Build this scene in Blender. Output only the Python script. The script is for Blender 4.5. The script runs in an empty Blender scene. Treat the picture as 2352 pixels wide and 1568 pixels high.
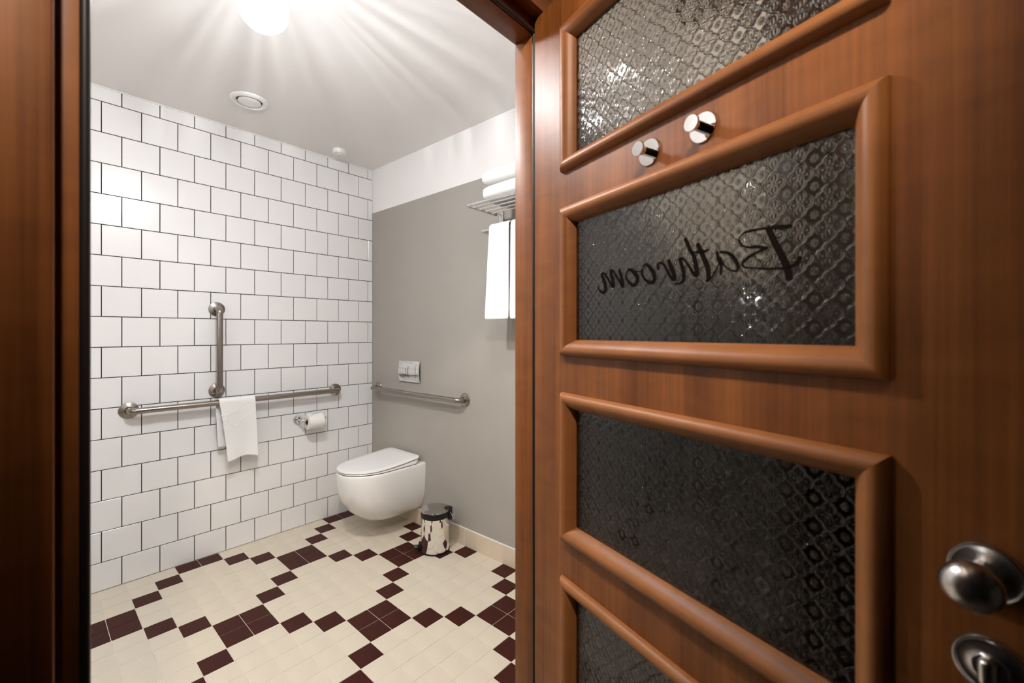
import bpy, bmesh, math, random
from mathutils import Vector, Matrix
random.seed(7)
S = bpy.context.scene
COL = S.collection

# ------------------------------------------------------------------ camera
F_PX, YAW = 991.22, 0.7242836
CAM = Vector((2.9519, -1.7464, 1.28298))
cd = bpy.data.cameras.new('camera'); cam = bpy.data.objects.new('camera', cd); COL.objects.link(cam)
cam.location = CAM; cam.rotation_euler = (math.pi/2, 0, YAW)
cd.sensor_width = 36; cd.sensor_fit = 'HORIZONTAL'; cd.lens = F_PX*36/2352
cd.shift_y = (764.23-784)/2352
cd.clip_start = 0.02
cd.dof.use_dof = True; cd.dof.focus_distance = 1.9; cd.dof.aperture_fstop = 4.5
S.camera = cam
# ------------------------------------------------------------------ world, exposure
w = bpy.data.worlds.new('world'); S.world = w; w.use_nodes = True
w.node_tree.nodes['Background'].inputs[0].default_value = (1, .85, .7, 1)
w.node_tree.nodes['Background'].inputs[1].default_value = 0.004
S.view_settings.view_transform = 'Standard'; S.view_settings.look = 'None'
S.view_settings.gamma = 1; S.view_settings.use_curve_mapping = False
S.view_settings.exposure = 0.02
S.cycles.max_bounces = 6; S.cycles.glossy_bounces = 3; S.cycles.transmission_bounces = 5; S.cycles.transparent_max_bounces = 6
S.cycles.caustics_reflective = False; S.cycles.caustics_refractive = False
S.cycles.use_adaptive_sampling = True; S.cycles.adaptive_threshold = 0.15; S.cycles.adaptive_min_samples = 12
# lamp strengths (the lamps themselves are built further down)
GLOBE_AT = Vector((1.478, -1.252, 2.30)); GLOBE_R = 0.0735
GLOBE_WATT, GLOBE_FILAMENT, GLOBE_GLOW = 50, 22, 22
LAMP_COL = (.985, .99, 1.0)
VANITY_GLOW = 120; CORR_GLOW = 17; DOWN_FILL_WATT = 30; DOWN2_WATT = 3
SPOT_AT = Vector((3.0, -1.88, 2.44)); SPOT_AZ, SPOT_DIP, SPOT_CONE, SPOT_BLEND, SPOT_WATT = 135, 14, 116, .36, 84

CEIL = 2.51
SL = 0.02                       # the grey wall is a touch out of square
def wy(x): return SL*x
RZG = math.atan(SL)

# ------------------------------------------------------------------ materials
def nd(nt, typ, **kw):
    n = nt.nodes.new(typ)
    for k, v in kw.items(): setattr(n, k, v)
    return n
def mat(name, col, rough=.5, metal=0, spec=.5, noise=None, bump=None, coat=0, coat_rough=.1, sheen=0, aniso=0):
    m = bpy.data.materials.new(name); m.use_nodes = True; nt = m.node_tree
    b = nt.nodes['Principled BSDF']
    b.inputs['Base Color'].default_value = (*col, 1); b.inputs['Roughness'].default_value = rough
    b.inputs['Metallic'].default_value = metal; b.inputs['Specular IOR Level'].default_value = spec
    b.inputs['Coat Weight'].default_value = coat; b.inputs['Coat Roughness'].default_value = coat_rough
    b.inputs['Sheen Weight'].default_value = sheen
    tc = nd(nt, 'ShaderNodeTexCoord')
    if noise:       # (scale, amount)
        t = nd(nt, 'ShaderNodeTexNoise'); t.inputs['Scale'].default_value = noise[0]; t.inputs['Detail'].default_value = 4
        nt.links.new(tc.outputs['Object'], t.inputs['Vector'])
        r = nd(nt, 'ShaderNodeMapRange'); r.inputs[1].default_value = .3; r.inputs[2].default_value = .7
        r.inputs[3].default_value = 1-noise[1]; r.inputs[4].default_value = 1+noise[1]
        nt.links.new(t.outputs['Fac'], r.inputs[0])
        x = nd(nt, 'ShaderNodeVectorMath', operation='SCALE'); x.inputs[0].default_value = col
        nt.links.new(r.outputs[0], x.inputs['Scale']); nt.links.new(x.outputs[0], b.inputs['Base Color'])
    if bump:        # (scale, distance)
        t = nd(nt, 'ShaderNodeTexNoise'); t.inputs['Scale'].default_value = bump[0]; t.inputs['Detail'].default_value = 3
        nt.links.new(tc.outputs['Object'], t.inputs['Vector'])
        u = nd(nt, 'ShaderNodeBump'); u.inputs['Distance'].default_value = bump[1]; u.inputs['Strength'].default_value = 1
        nt.links.new(t.outputs['Fac'], u.inputs['Height']); nt.links.new(u.outputs[0], b.inputs['Normal'])
    return m
def wood(name, axis=2, dark=(.095, .028, .0065), light=(.305, .103, .024)):
    m = bpy.data.materials.new(name); m.use_nodes = True; nt = m.node_tree; b = nt.nodes['Principled BSDF']
    tc = nd(nt, 'ShaderNodeTexCoord'); L = nt.links.new
    def noise(scale, sc, det=4, dist=0):
        mp = nd(nt, 'ShaderNodeMapping'); v = [scale]*3; v[axis] = sc; mp.inputs['Scale'].default_value = v
        L(tc.outputs['Object'], mp.inputs[0])
        t = nd(nt, 'ShaderNodeTexNoise'); t.inputs['Scale'].default_value = 1; t.inputs['Detail'].default_value = det
        t.inputs['Distortion'].default_value = dist; L(mp.outputs[0], t.inputs['Vector']); return t
    a = noise(17, .9, 3, .4); c = noise(150, 2.2, 3); e = noise(10, 26, 2, .6)
    def mul(x, f):
        k = nd(nt, 'ShaderNodeMath', operation='MULTIPLY'); k.inputs[1].default_value = f; L(x, k.inputs[0]); return k.outputs[0]
    def add(x, y):
        k = nd(nt, 'ShaderNodeMath', operation='ADD'); L(x, k.inputs[0]); L(y, k.inputs[1]); return k.outputs[0]
    v = add(add(mul(a.outputs['Fac'], .52), mul(c.outputs['Fac'], .30)), mul(e.outputs['Fac'], .18))
    r = nd(nt, 'ShaderNodeValToRGB'); r.color_ramp.elements[0].position = .31; r.color_ramp.elements[0].color = (*dark, 1)
    r.color_ramp.elements[1].position = .69; r.color_ramp.elements[1].color = (*light, 1)
    L(v, r.inputs[0]); L(r.outputs[0], b.inputs['Base Color'])
    b.inputs['Roughness'].default_value = .43; b.inputs['Specular IOR Level'].default_value = .28
    u = nd(nt, 'ShaderNodeBump'); u.inputs['Distance'].default_value = .00012; L(c.outputs['Fac'], u.inputs['Height']); L(u.outputs[0], b.inputs['Normal'])
    return m
def emit(name, col, s, transp=0.0):
    m = bpy.data.materials.new(name); m.use_nodes = True; nt = m.node_tree
    nt.nodes.remove(nt.nodes['Principled BSDF']); o = nt.nodes['Material Output']
    e = nd(nt, 'ShaderNodeEmission'); e.inputs[0].default_value = (*col, 1); e.inputs[1].default_value = s
    if transp:
        t = nd(nt, 'ShaderNodeBsdfTransparent'); x = nd(nt, 'ShaderNodeMixShader'); x.inputs[0].default_value = 1-transp
        nt.links.new(t.outputs[0], x.inputs[1]); nt.links.new(e.outputs[0], x.inputs[2]); nt.links.new(x.outputs[0], o.inputs[0])
    else: nt.links.new(e.outputs[0], o.inputs[0])
    return m

M = {}
M['ceil'] = mat('ceiling_paint', (.78, .755, .735), .9, noise=(3, .012))
M['white'] = mat('white_paint', (.82, .80, .79), .85, bump=(260, .0001))
M['grey'] = mat('grey_paint', (.352, .325, .291), .8, noise=(2.5, .03), bump=(240, .00012))
M['tile'] = mat('white_glazed_tile', (.785, .775, .768), .16, noise=(1.5, .012), bump=(7, .0006))
M['grout_dark'] = mat('dark_grout', (.035, .03, .028), .9)
M['cream'] = mat('cream_floor_tile', (.62, .555, .45), .32, noise=(5, .045), bump=(30, .00015))
M['maroon'] = mat('maroon_floor_tile', (.046, .0105, .0075), .40, spec=.12, noise=(9, .14), bump=(30, .00015))
M['grout'] = mat('pale_grout', (.68, .61, .51), .9, noise=(10, .14))
M['skirt'] = mat('skirting_tile', (.66, .555, .43), .3, noise=(6, .03))
M['wood'] = wood('door_wood')
M['wood_h'] = wood('moulding_wood_across', axis=0, dark=(.16, .054, .015), light=(.38, .145, .043))
M['wood_v'] = wood('moulding_wood_upright', axis=2, dark=(.16, .054, .015), light=(.38, .145, .043))
M['wood_y'] = wood('head_wood', axis=1)
M['rubber'] = mat('black_rubber', (.012, .011, .012), .42)
M['porcelain'] = mat('porcelain', (.80, .785, .765), .08, coat=.3, coat_rough=.03)
M['seat'] = mat('seat_plastic', (.82, .805, .795), .22)
M['gap'] = mat('gap_shade_dark_parts', (.05, .045, .04), .8)  # shade painted into gaps; also the colour of small dark parts
M['chrome'] = mat('chrome', (.86, .85, .84), .045, 1)
M['steel'] = mat('brushed_steel', (.34, .30, .268), .24, 1)
M['satin'] = mat('satin_nickel', (.62, .60, .58), .24, 1)
M['black'] = mat('black_plastic', (.008, .008, .008), .38, spec=.3)
M['lidm'] = mat('bin_lid_steel', (.52, .50, .48), .10, 1)
M['towel'] = mat('white_terry', (.80, .79, .77), .95, sheen=.4, bump=(420, .0011))
M['towel_emboss'] = mat('white_terry_emboss', (.78, .765, .74), .95, bump=(420, .0006))
M['paper'] = mat('tissue_paper', (.83, .81, .77), .95, bump=(120, .0004))
M['core'] = mat('cardboard_core', (.20, .13, .085), .9)
M['plastic'] = mat('white_plastic', (.80, .785, .77), .4)
M['ink'] = mat('black_lettering', (.008, .006, .005), .9, spec=.02)
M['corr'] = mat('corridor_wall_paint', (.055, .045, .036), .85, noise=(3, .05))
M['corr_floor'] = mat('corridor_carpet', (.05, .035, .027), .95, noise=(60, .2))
M['pane_darkener'] = mat('pane_darkening_panel', (.022, .013, .009), .6)  # for the added panels that darken the lower panes
M['caulk'] = mat('white_sealant', (.76, .74, .72), .6)

def relief_glass():
    m = bpy.data.materials.new('relief_glass'); m.use_nodes = True; nt = m.node_tree; b = nt.nodes['Principled BSDF']
    L = nt.links.new
    b.inputs['Base Color'].default_value = (.90, .90, .89, 1); b.inputs['Transmission Weight'].default_value = 1
    b.inputs['Roughness'].default_value = .025; b.inputs['IOR'].default_value = 1.40
    tc = nd(nt, 'ShaderNodeTexCoord'); sp = nd(nt, 'ShaderNodeSeparateXYZ'); L(tc.outputs['Object'], sp.inputs[0])
    def m1(op, a, b_=None, c=None):
        k = nd(nt, 'ShaderNodeMath', operation=op)
        for i, v in enumerate((a, b_, c)):
            if v is None: continue
            if isinstance(v, (int, float)): k.inputs[i].default_value = v
            else: L(v, k.inputs[i])
        return k.outputs[0]
    px = m1('DIVIDE', m1('SUBTRACT', sp.outputs['X'], .618), .0323)
    pz = m1('DIVIDE', m1('SUBTRACT', sp.outputs['Z'], 1.341), .0347)
    u = m1('ABSOLUTE', m1('WRAP', px, .5, -.5)); v = m1('ABSOLUTE', m1('WRAP', pz, .5, -.5))
    def dist(cx, cy, ax=1, ay=1):
        a = m1('MULTIPLY', m1('SUBTRACT', u, cx), ax); c = m1('MULTIPLY', m1('SUBTRACT', v, cy), ay)
        return m1('SQRT', m1('ADD', m1('MULTIPLY', a, a), m1('MULTIPLY', c, c)))
    def gauss(d, wd):
        e = m1('DIVIDE', d, wd); return m1('EXPONENT', m1('MULTIPLY', m1('MULTIPLY', e, e), -1))
    d = m1('MINIMUM', m1('SUBTRACT', dist(.235, 0), .235), m1('SUBTRACT', dist(0, .235), .235))
    h = m1('MULTIPLY', gauss(d, .027), 1.15)
    h = m1('ADD', h, m1('MULTIPLY', gauss(m1('ADD', d, .085), .022), .45))
    inside = m1('MULTIPLY', m1('LESS_THAN', d, -.01), .22); h = m1('ADD', h, inside)
    for cx, cy, ax, ay, wd, am in ((.055, .055, 1, 1, .04, .8), (.15, 0, .7, 1.2, .035, .75), (.235, 0, .8, 1, .035, .8), (0, .15, 1.2, .7, .035, .6), (0, .24, 1.2, .6, .03, .5)):
        h = m1('ADD', h, m1('MULTIPLY', gauss(dist(cx, cy, ax, ay), wd), am))
    rr = dist(.5, .5); an = m1('ARCTAN2', m1('SUBTRACT', .5, v), m1('SUBTRACT', .5, u))
    pet = m1('MULTIPLY', m1('COSINE', m1('MULTIPLY', an, 8)), .028)
    h = m1('ADD', h, m1('MULTIPLY', gauss(m1('SUBTRACT', m1('SUBTRACT', rr, .105), pet), .024), .45))
    h = m1('ADD', h, m1('MULTIPLY', gauss(rr, .035), .5))
    h = m1('ADD', h, m1('MULTIPLY', m1('MULTIPLY', gauss(rr, .09), m1('COSINE', m1('MULTIPLY', an, 8))), .3))
    nz2 = nd(nt, 'ShaderNodeTexNoise'); nz2.inputs['Scale'].default_value = 22; L(tc.outputs['Object'], nz2.inputs['Vector'])
    h = m1('ADD', h, m1('MULTIPLY', nz2.outputs['Fac'], .8))
    bp = nd(nt, 'ShaderNodeBump'); bp.inputs['Distance'].default_value = .0005; bp.inputs['Strength'].default_value = 1
    L(h, bp.inputs['Height']); L(bp.outputs[0], b.inputs['Normal'])
    return m
M['glass'] = relief_glass()

# ------------------------------------------------------------------ mesh helpers
def obj(name, bm, m, parent=None, smooth=40, loc=None, rotz=None):
    if smooth:
        bm.normal_update(); lim = math.radians(smooth)
        for f in bm.faces: f.smooth = True
        for e in bm.edges:
            e.smooth = len(e.link_faces) == 2 and e.calc_face_angle(9) < lim
    me = bpy.data.meshes.new(name); bm.to_mesh(me); bm.free()
    for x in (m if isinstance(m, (list, tuple)) else [m]): me.materials.append(x)
    o = bpy.data.objects.new(name, me); COL.objects.link(o)
    if parent: o.parent = parent
    if loc is not None: o.location = loc
    if rotz is not None: o.rotation_euler = (0, 0, rotz)
    return o
def tag(o, label, cat=None, group=None, kind=None):
    o['label'] = label
    if cat: o['category'] = cat
    if group: o['group'] = group
    if kind: o['kind'] = kind
    return o
def thing(name, label, cat, loc=(0, 0, 0), rotz=0, group=None, kind=None):
    o = bpy.data.objects.new(name, None); COL.objects.link(o); o.empty_display_size = .05
    o.location = loc; o.rotation_euler = (0, 0, rotz)
    return tag(o, label, cat, group, kind)
def box(bm, x0, x1, y0, y1, z0, z1, bev=0, seg=2):
    g = bmesh.ops.create_cube(bm, size=1)
    for v in g['verts']:
        v.co = Vector((x0+(v.co.x+.5)*(x1-x0), y0+(v.co.y+.5)*(y1-y0), z0+(v.co.z+.5)*(z1-z0)))
    if bev:
        es = list({e for v in g['verts'] for e in v.link_edges})
        bmesh.ops.bevel(bm, geom=es, offset=bev, segments=seg, profile=.5, affect='EDGES', clamp_overlap=True)
    return bm
def B(*a, **k): return box(bmesh.new(), *a, **k)
def lathe(bm, prof, seg=32, T=None, cap0=True, cap1=True):
    rings = []
    for r, z in prof:
        if r < 1e-6: rings.append([bm.verts.new((0, 0, z))])
        else: rings.append([bm.verts.new((r*math.cos(2*math.pi*k/seg), r*math.sin(2*math.pi*k/seg), z)) for k in range(seg)])
    for a, b in zip(rings, rings[1:]):
        for k in range(seg):
            k2 = (k+1) % seg
            if len(a) == 1 and len(b) == 1: continue
            if len(a) == 1: bm.faces.new((a[0], b[k2], b[k]))
            elif len(b) == 1: bm.faces.new((a[k], a[k2], b[0]))
            else: bm.faces.new((a[k], a[k2], b[k2], b[k]))
    if cap0 and len(rings[0]) > 1: bm.faces.new(rings[0][::-1])
    if cap1 and len(rings[-1]) > 1: bm.faces.new(rings[-1])
    vs = [v for r in rings for v in r]
    if T is not None: bmesh.ops.transform(bm, matrix=T, verts=vs)
    bmesh.ops.recalc_face_normals(bm, faces=list({f for v in vs for f in v.link_faces}))
    return bm
def tube(bm, path, r, seg=16, cap=True, flat=None):
    path = [Vector(p) for p in path]; n = len(path); rs = r if isinstance(r, (list, tuple)) else [r]*n
    tang = [(path[min(i+1, n-1)]-path[max(i-1, 0)]).normalized() for i in range(n)]
    up = Vector((0, 0, 1)) if abs(tang[0].z) < .9 else Vector((1, 0, 0))
    a = tang[0].cross(up).normalized(); rings = []
    for i, p in enumerate(path):
        t = tang[i]; a = (a-t*a.dot(t)).normalized(); b = t.cross(a)
        rings.append([bm.verts.new(p+(a*math.cos(2*math.pi*k/seg)+b*math.sin(2*math.pi*k/seg))*rs[i]) for k in range(seg)])
    for x, y in zip(rings, rings[1:]):
        for k in range(seg): bm.faces.new((x[k], x[(k+1) % seg], y[(k+1) % seg], y[k]))
    if cap: bm.faces.new(rings[0][::-1]); bm.faces.new(rings[-1])
    bmesh.ops.recalc_face_normals(bm, faces=bm.faces[:])
    return bm
def arc(c, a, b, r, n=8):     # quarter arc: from c+a*r to c+b*r
    c, a, b = Vector(c), Vector(a), Vector(b)
    return [c+(a*math.cos(t*math.pi/2/n)+b*math.sin(t*math.pi/2/n))*r for t in range(n+1)]
def spline(pts, n=6, closed=False):
    P = [Vector(p) for p in pts]; out = []; N = len(P)
    for i in range(N if closed else N-1):
        g = (lambda k: P[k % N]) if closed else (lambda k: P[max(0, min(N-1, k))])
        a, b, c, d = g(i-1), g(i), g(i+1), g(i+2)
        for k in range(n):
            t = k/n; out.append(.5*((2*b)+(c-a)*t+(2*a-5*b+4*c-d)*t*t+(3*b-a-3*c+d)*t**3))
    if not closed: out.append(P[-1])
    return out
def loft(bm, rings, cap0=True, cap1=True):
    R_ = [[bm.verts.new(p) for p in r] for r in rings]; n = len(R_[0])
    for a, b in zip(R_, R_[1:]):
        for k in range(n): bm.faces.new((a[k], a[(k+1) % n], b[(k+1) % n], b[k]))
    if cap0: bm.faces.new(R_[0][::-1])
    if cap1: bm.faces.new(R_[-1])
    bmesh.ops.recalc_face_normals(bm, faces=bm.faces[:])
    return bm
def rot_to(axis):             # matrix that takes +Z to axis
    return Vector((0, 0, 1)).rotation_difference(Vector(axis)).to_matrix().to_4x4()

# ------------------------------------------------------------------ room shell
YR = -2.6                      # basin side of the bathroom, out of the frame
DW0, DW1 = 2.245, 2.325        # wall with the door
fl = obj('floor', B(-.05, DW1, YR-.05, .12, -.12, -.0016), M['grout'], smooth=0)
tag(fl, 'bathroom floor of small cream tiles with a maroon diamond lattice', 'floor', kind='structure')
ce = obj('ceiling', B(-.05, DW0, YR-.05, .12, CEIL, CEIL+.08), M['ceil'], smooth=0)
tag(ce, 'plain white bathroom ceiling', 'ceiling', kind='structure')
wl = obj('wall_left', B(-.12, -.0055, YR-.05, .12, 0, CEIL), M['grout_dark'], smooth=0)
tag(wl, 'wall of white square tiles in running bond with dark grout', 'wall', kind='structure')
def grey_wall():
    bm = bmesh.new(); zs = (0, 2.186, CEIL); xs = (-.0055, 2.6)
    for i in (0, 1):
        f = bm.faces.new([bm.verts.new((x, wy(x), z)) for x, z in ((xs[0], zs[i]), (xs[1], zs[i]), (xs[1], zs[i+1]), (xs[0], zs[i+1]))])
        f.material_index = i
    g = bmesh.ops.extrude_face_region(bm, geom=bm.faces[:])
    for v in g['geom']:
        if isinstance(v, bmesh.types.BMVert): v.co.y += .1
    bmesh.ops.recalc_face_normals(bm, faces=bm.faces[:])
    return bm
wb = obj('wall_back', grey_wall(), [M['grey'], M['white']], smooth=0)
tag(wb, 'wall painted grey with a white band under the ceiling', 'wall', kind='structure')
bm = B(-.12, DW0, YR-.1, YR, 0, 2.186); bm2 = box(bm, -.12, DW0, YR-.1, YR, 2.186, CEIL); bm.faces.ensure_lookup_table()
for f in bm.faces[6:]: f.material_index = 1
wr = obj('wall_right', bm, [M['grey'], M['white']], smooth=0)
tag(wr, 'second grey and white bathroom wall, seen only in reflections', 'wall', kind='structure')
bm = bmesh.new()
box(bm, DW0, DW1, -.885, .14, 0, CEIL); box(bm, DW0, DW1, YR-.1, -1.745, 0, CEIL); box(bm, DW0, DW1, -1.745, -.885, 2.05, CEIL)
wf = obj('wall_front', bm, M['white'], smooth=0); tag(wf, 'wall that holds the bathroom door', 'wall', kind='structure')
tr = obj('trim_2', B(-.0055, .004, YR, .0, CEIL-.006, CEIL), M['caulk'], smooth=0)
tag(tr, 'thin white sealant line between ceiling and tiles', 'trim', kind='structure')
# corridor outside the door
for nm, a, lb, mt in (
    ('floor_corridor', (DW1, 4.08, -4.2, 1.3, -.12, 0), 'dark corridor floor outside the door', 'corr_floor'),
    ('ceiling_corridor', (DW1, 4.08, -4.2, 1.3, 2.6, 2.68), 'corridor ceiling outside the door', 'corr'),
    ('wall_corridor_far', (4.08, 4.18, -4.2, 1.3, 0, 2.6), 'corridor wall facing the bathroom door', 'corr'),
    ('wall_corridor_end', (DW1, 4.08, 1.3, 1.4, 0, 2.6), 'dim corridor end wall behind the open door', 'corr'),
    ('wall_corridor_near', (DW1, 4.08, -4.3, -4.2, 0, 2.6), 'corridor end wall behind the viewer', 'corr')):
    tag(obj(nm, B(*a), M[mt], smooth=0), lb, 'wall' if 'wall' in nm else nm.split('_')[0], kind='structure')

tag(obj('trim_3', B(DW1, DW1+.012, -.78, 1.3, 0, 1.08, bev=.003), M['pane_darkener'], smooth=0), 'dark panelling added on the corridor wall to darken the lower door panes', 'panelling', kind='structure')  # added panels, put in so the lower panes look dark
tag(obj('trim_4', B(DW1+.012, 4.08, 1.286, 1.3, 0, 1.08, bev=.003), M['pane_darkener'], smooth=0), 'dark panelling added on the corridor end wall to darken the lower door panes', 'panelling', kind='structure')
# ---- tile maker: a glazed tile with a bevelled edge, local z out of the surface
_tile = {}
def tile_mesh(w_, h_, th, bev, m):
    key = (round(w_, 4), round(h_, 4), th, m.name)
    if key not in _tile:
        bm = bmesh.new(); a, c = w_/2, h_/2
        r0 = [(-a, -c), (a, -c), (a, c), (-a, c)]; r1 = [(-a+bev, -c+bev), (a-bev, -c+bev), (a-bev, c-bev), (-a+bev, c-bev)]
        v0 = [bm.verts.new((x, y, -th)) for x, y in r0]; vm = [bm.verts.new((x, y, -bev*.7)) for x, y in r0]; v1 = [bm.verts.new((x, y, 0)) for x, y in r1]
        for p, q in ((v0, vm), (vm, v1)):
            for k in range(4): bm.faces.new((p[k], p[(k+1) % 4], q[(k+1) % 4], q[k]))
        bm.faces.new(v1); bm.faces.new(v0[::-1])
        me = bpy.data.meshes.new('tile'); bm.to_mesh(me); bm.free(); me.materials.append(m); _tile[key] = me
    return _tile[key]
def merge(name, items, m, parent):
    bm = bmesh.new()
    for me, mw in items:
        n0 = len(bm.verts); bm.from_mesh(me); bm.verts.ensure_lookup_table()
        bmesh.ops.transform(bm, matrix=mw, verts=bm.verts[n0:])
    o = obj(name, bm, m, parent, smooth=0); o['kind'] = 'stuff'; return o

# wall tiles
P, RZ0, WJ, GW = .153, .1402, -1.4919, .0041
rest = []
for k in range(-1, 16):
    z0 = 0.0015 if k < 0 else RZ0+k*P+GW/2; z1 = CEIL-.006 if k == 15 else RZ0+(k+1)*P-GW/2
    off = WJ+(0 if k % 2 == 0 else .495*P)
    j0 = int(math.floor((YR-off)/P)); j1 = int(math.ceil((-.001-off)/P))
    for j in range(j0, j1):
        y0, y1 = off+j*P+GW/2, off+(j+1)*P-GW/2
        y0, y1 = max(y0, YR+.002), min(y1, -.0022)
        if y1-y0 < .006: continue
        me = tile_mesh(y1-y0, z1-z0, .008, .0011, M['tile'])
        rnd = random.Random(k*100+j)
        mw = Matrix.Translation((0, (y0+y1)/2, (z0+z1)/2)) @ Matrix(((0, 0, 1), (1, 0, 0), (0, 1, 0))).to_4x4() @ \
            Matrix.Rotation(math.radians(rnd.uniform(-.22, .22)), 4, 'X') @ Matrix.Rotation(math.radians(rnd.uniform(-.22, .22)), 4, 'Y')
        if y1 < -1.6: rest.append((me, mw)); continue
        o = bpy.data.objects.new('tile', me); COL.objects.link(o); o.parent = wl; o.matrix_local = mw
merge('wall_tiles', rest, M['tile'], wl)

# floor tiles
Q, OX, OY, FG = .10186, 1.2232, -.6914, .0025
def dark(i, j): return (i-j) % 8 == 0 or (i+j+1) % 8 == 0
Fv = Vector((-math.sin(YAW), math.cos(YAW), 0)); Rv = Vector((math.cos(YAW), math.sin(YAW), 0))
def shown(p):
    d = p-CAM; z = d.dot(Fv)
    if z < .3: return 0
    x = 1176+F_PX*d.dot(Rv)/z; y = 764.2-F_PX*d.z/z
    return 1/z if 190 < x < 1200 and y < 1600 else 0
cells = []
for i in range(-13, 11):
    for j in range(-20, 8):
        x0, x1 = OX+i*Q+FG/2, OX+(i+1)*Q-FG/2; y0, y1 = OY+j*Q+FG/2, OY+(j+1)*Q-FG/2
        x0 = max(x0, .0015); x1 = min(x1, DW0); y0 = max(y0, YR); y1 = min(y1, wy((x0+x1)/2)-.003)
        if x1-x0 < .008 or y1-y0 < .008: continue
        c = Vector(((x0+x1)/2, (y0+y1)/2, 0))
        cells.append((max(shown(c), shown(Vector((x0, y0, 0))), shown(Vector((x1, y1, 0))), shown(Vector((x0, y1, 0))), shown(Vector((x1, y0, 0)))), i, j, c, x1-x0, y1-y0))
cells.sort(key=lambda t: -t[0])
rest_c, rest_d = [], []
for n, (s_, i, j, c, a, b_) in enumerate(cells):
    m = M['maroon'] if dark(i, j) else M['cream']
    me = tile_mesh(a, b_, .006, .0007, m); rnd = random.Random(i*997+j)
    mw = Matrix.Translation(c) @ Matrix.Rotation(math.radians(rnd.uniform(-.1, .1)), 4, 'X') @ Matrix.Rotation(math.radians(rnd.uniform(-.1, .1)), 4, 'Y')
    if s_ == 0 or n >= 300:
        (rest_d if dark(i, j) else rest_c).append((me, mw)); continue
    o = bpy.data.objects.new('tile', me); COL.objects.link(o); o.parent = fl; o.matrix_local = mw
merge('cream_tiles', rest_c, M['cream'], fl); merge('maroon_tiles', rest_d, M['maroon'], fl)

# skirting on the grey wall
sk = thing('baseboard_back', 'cream tile skirting along the foot of the grey wall', 'baseboard', (0, 0, 0), RZG, kind='structure')
SH, SP, S0 = .104, .1035, .9126-9*.1035
for k in range(0, 23):
    x0, x1 = S0+k*SP+.001, S0+(k+1)*SP-.001; x0 = max(x0, .001); x1 = min(x1, 2.24)
    if x1-x0 < .01: continue
    me = tile_mesh(x1-x0, SH, .0085, .001, M['skirt'])
    o = bpy.data.objects.new('tile', me); COL.objects.link(o); o.parent = sk
    o.matrix_local = Matrix.Translation(((x0+x1)/2, -.009, SH/2)) @ Matrix(((1, 0, 0), (0, 0, -1), (0, 1, 0))).to_4x4()
obj('backing', B(.001, 2.24, -.0078, -.0005, 0.0005, SH-.001), M['grout'], sk, smooth=0)
obj('sealant', B(.001, 2.24, -.0085, -.0003, SH-.0005, SH+.003, bev=.001), M['caulk'], sk, smooth=0)

# ------------------------------------------------------------------ door frame
fr = thing('trim_1', 'reddish brown wooden door frame with a black rubber seal', 'door frame', (2.28, -1.31, 0), kind='structure')
def fpart(name, bm, m, sm=40):
    bmesh.ops.translate(bm, verts=bm.verts[:], vec=(-2.28, 1.31, 0)); return obj(name, bm, m, fr, smooth=sm)
YA, YB = -1.699, -.93            # clear opening
fpart('jamb', B(2.24, 2.295, YB, -.886, 0, 2.005, bev=.0012), M['wood'])
fpart('jamb', B(2.24, 2.295, -1.744, YA, 0, 2.005, bev=.0012), M['wood'])
fpart('head', B(2.24, 2.295, -1.744, -.886, 2.005, 2.05, bev=.0012), M['wood_y'])
fpart('casing', B(2.29, 2.331, -.884, -.80, 0, 2.042, bev=.004), M['wood'])
fpart('casing', B(2.29, 2.331, -1.83, -1.7265, 0, 2.042, bev=.0035, seg=3), M['wood'])
fpart('casing', B(2.29, 2.331, -1.83, -.80, 2.0425, 2.22, bev=.004), M['wood_y'])
fpart('gasket', tube(bmesh.new(), [(2.2985, YB+.0025, 0), (2.2985, YB+.0025, 2.005)], .0042, 12), M['rubber'])
fpart('gasket', tube(bmesh.new(), [(2.2985, YA-.0040, 0), (2.2985, YA-.0040, 2.009)], .0046, 12), M['rubber'])
fpart('gasket', tube(bmesh.new(), [(2.2985, YA-.004, 2.0115), (2.2985, YB+.004, 2.0115)], .0050, 12), M['rubber'])

# ------------------------------------------------------------------ door leaf (local x along the leaf, y = 0 the bathroom-side face)
DZ = math.atan2(-.309, .951)
door = thing('door_1', 'open brown wooden door with relief glass panes and mirrored lettering', 'door', (2.303, -.93, 0), DZ, kind='structure')
LW, LT, TH = .80, 2.035, .038
PX0, PX1 = .1115, .679
PZ = [(1.634, 1.948), (1.234, 1.553), (.834, 1.152), (.434, .752), (.10, .352)]
bm = bmesh.new()
box(bm, 0, PX0, 0, TH, .012, LT); box(bm, PX1, LW, 0, TH, .012, LT)
zz = [LT]+[v for a, b in PZ for v in (b, a)]+[.012]
for k in range(0, len(zz), 2): box(bm, PX0, PX1, 0, TH, zz[k+1], zz[k])
obj('leaf_panel', bm, M['wood'], door, smooth=0)
PROF = [(-.0015, .004), (-.0012, -.003), (.0002, -.0075), (.0032, -.0112), (.0072, -.0134), (.0118, -.0138), (.017, -.0122), (.022, -.0088), (.0265, -.004), (.0305, .002), (.0335, .0075), (.0345, .0125), (.0345, .020), (-.0015, .020)]
def moulding(x0, x1, z0, z1, side):
    ends = []
    for e in (0, 1):
        ring = []
        for wd, y in PROF:
            if side == 'b': p = ((x0+wd) if e == 0 else (x1-wd), y, z0+wd)
            elif side == 't': p = ((x0+wd) if e == 0 else (x1-wd), y, z1-wd)
            elif side == 'l': p = (x0+wd, y, (z0+wd) if e == 0 else (z1-wd))
            else: p = (x1-wd, y, (z0+wd) if e == 0 else (z1-wd))
            ring.append(p)
        ends.append(ring)
    return loft(bmesh.new(), ends)
panes = []
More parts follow.
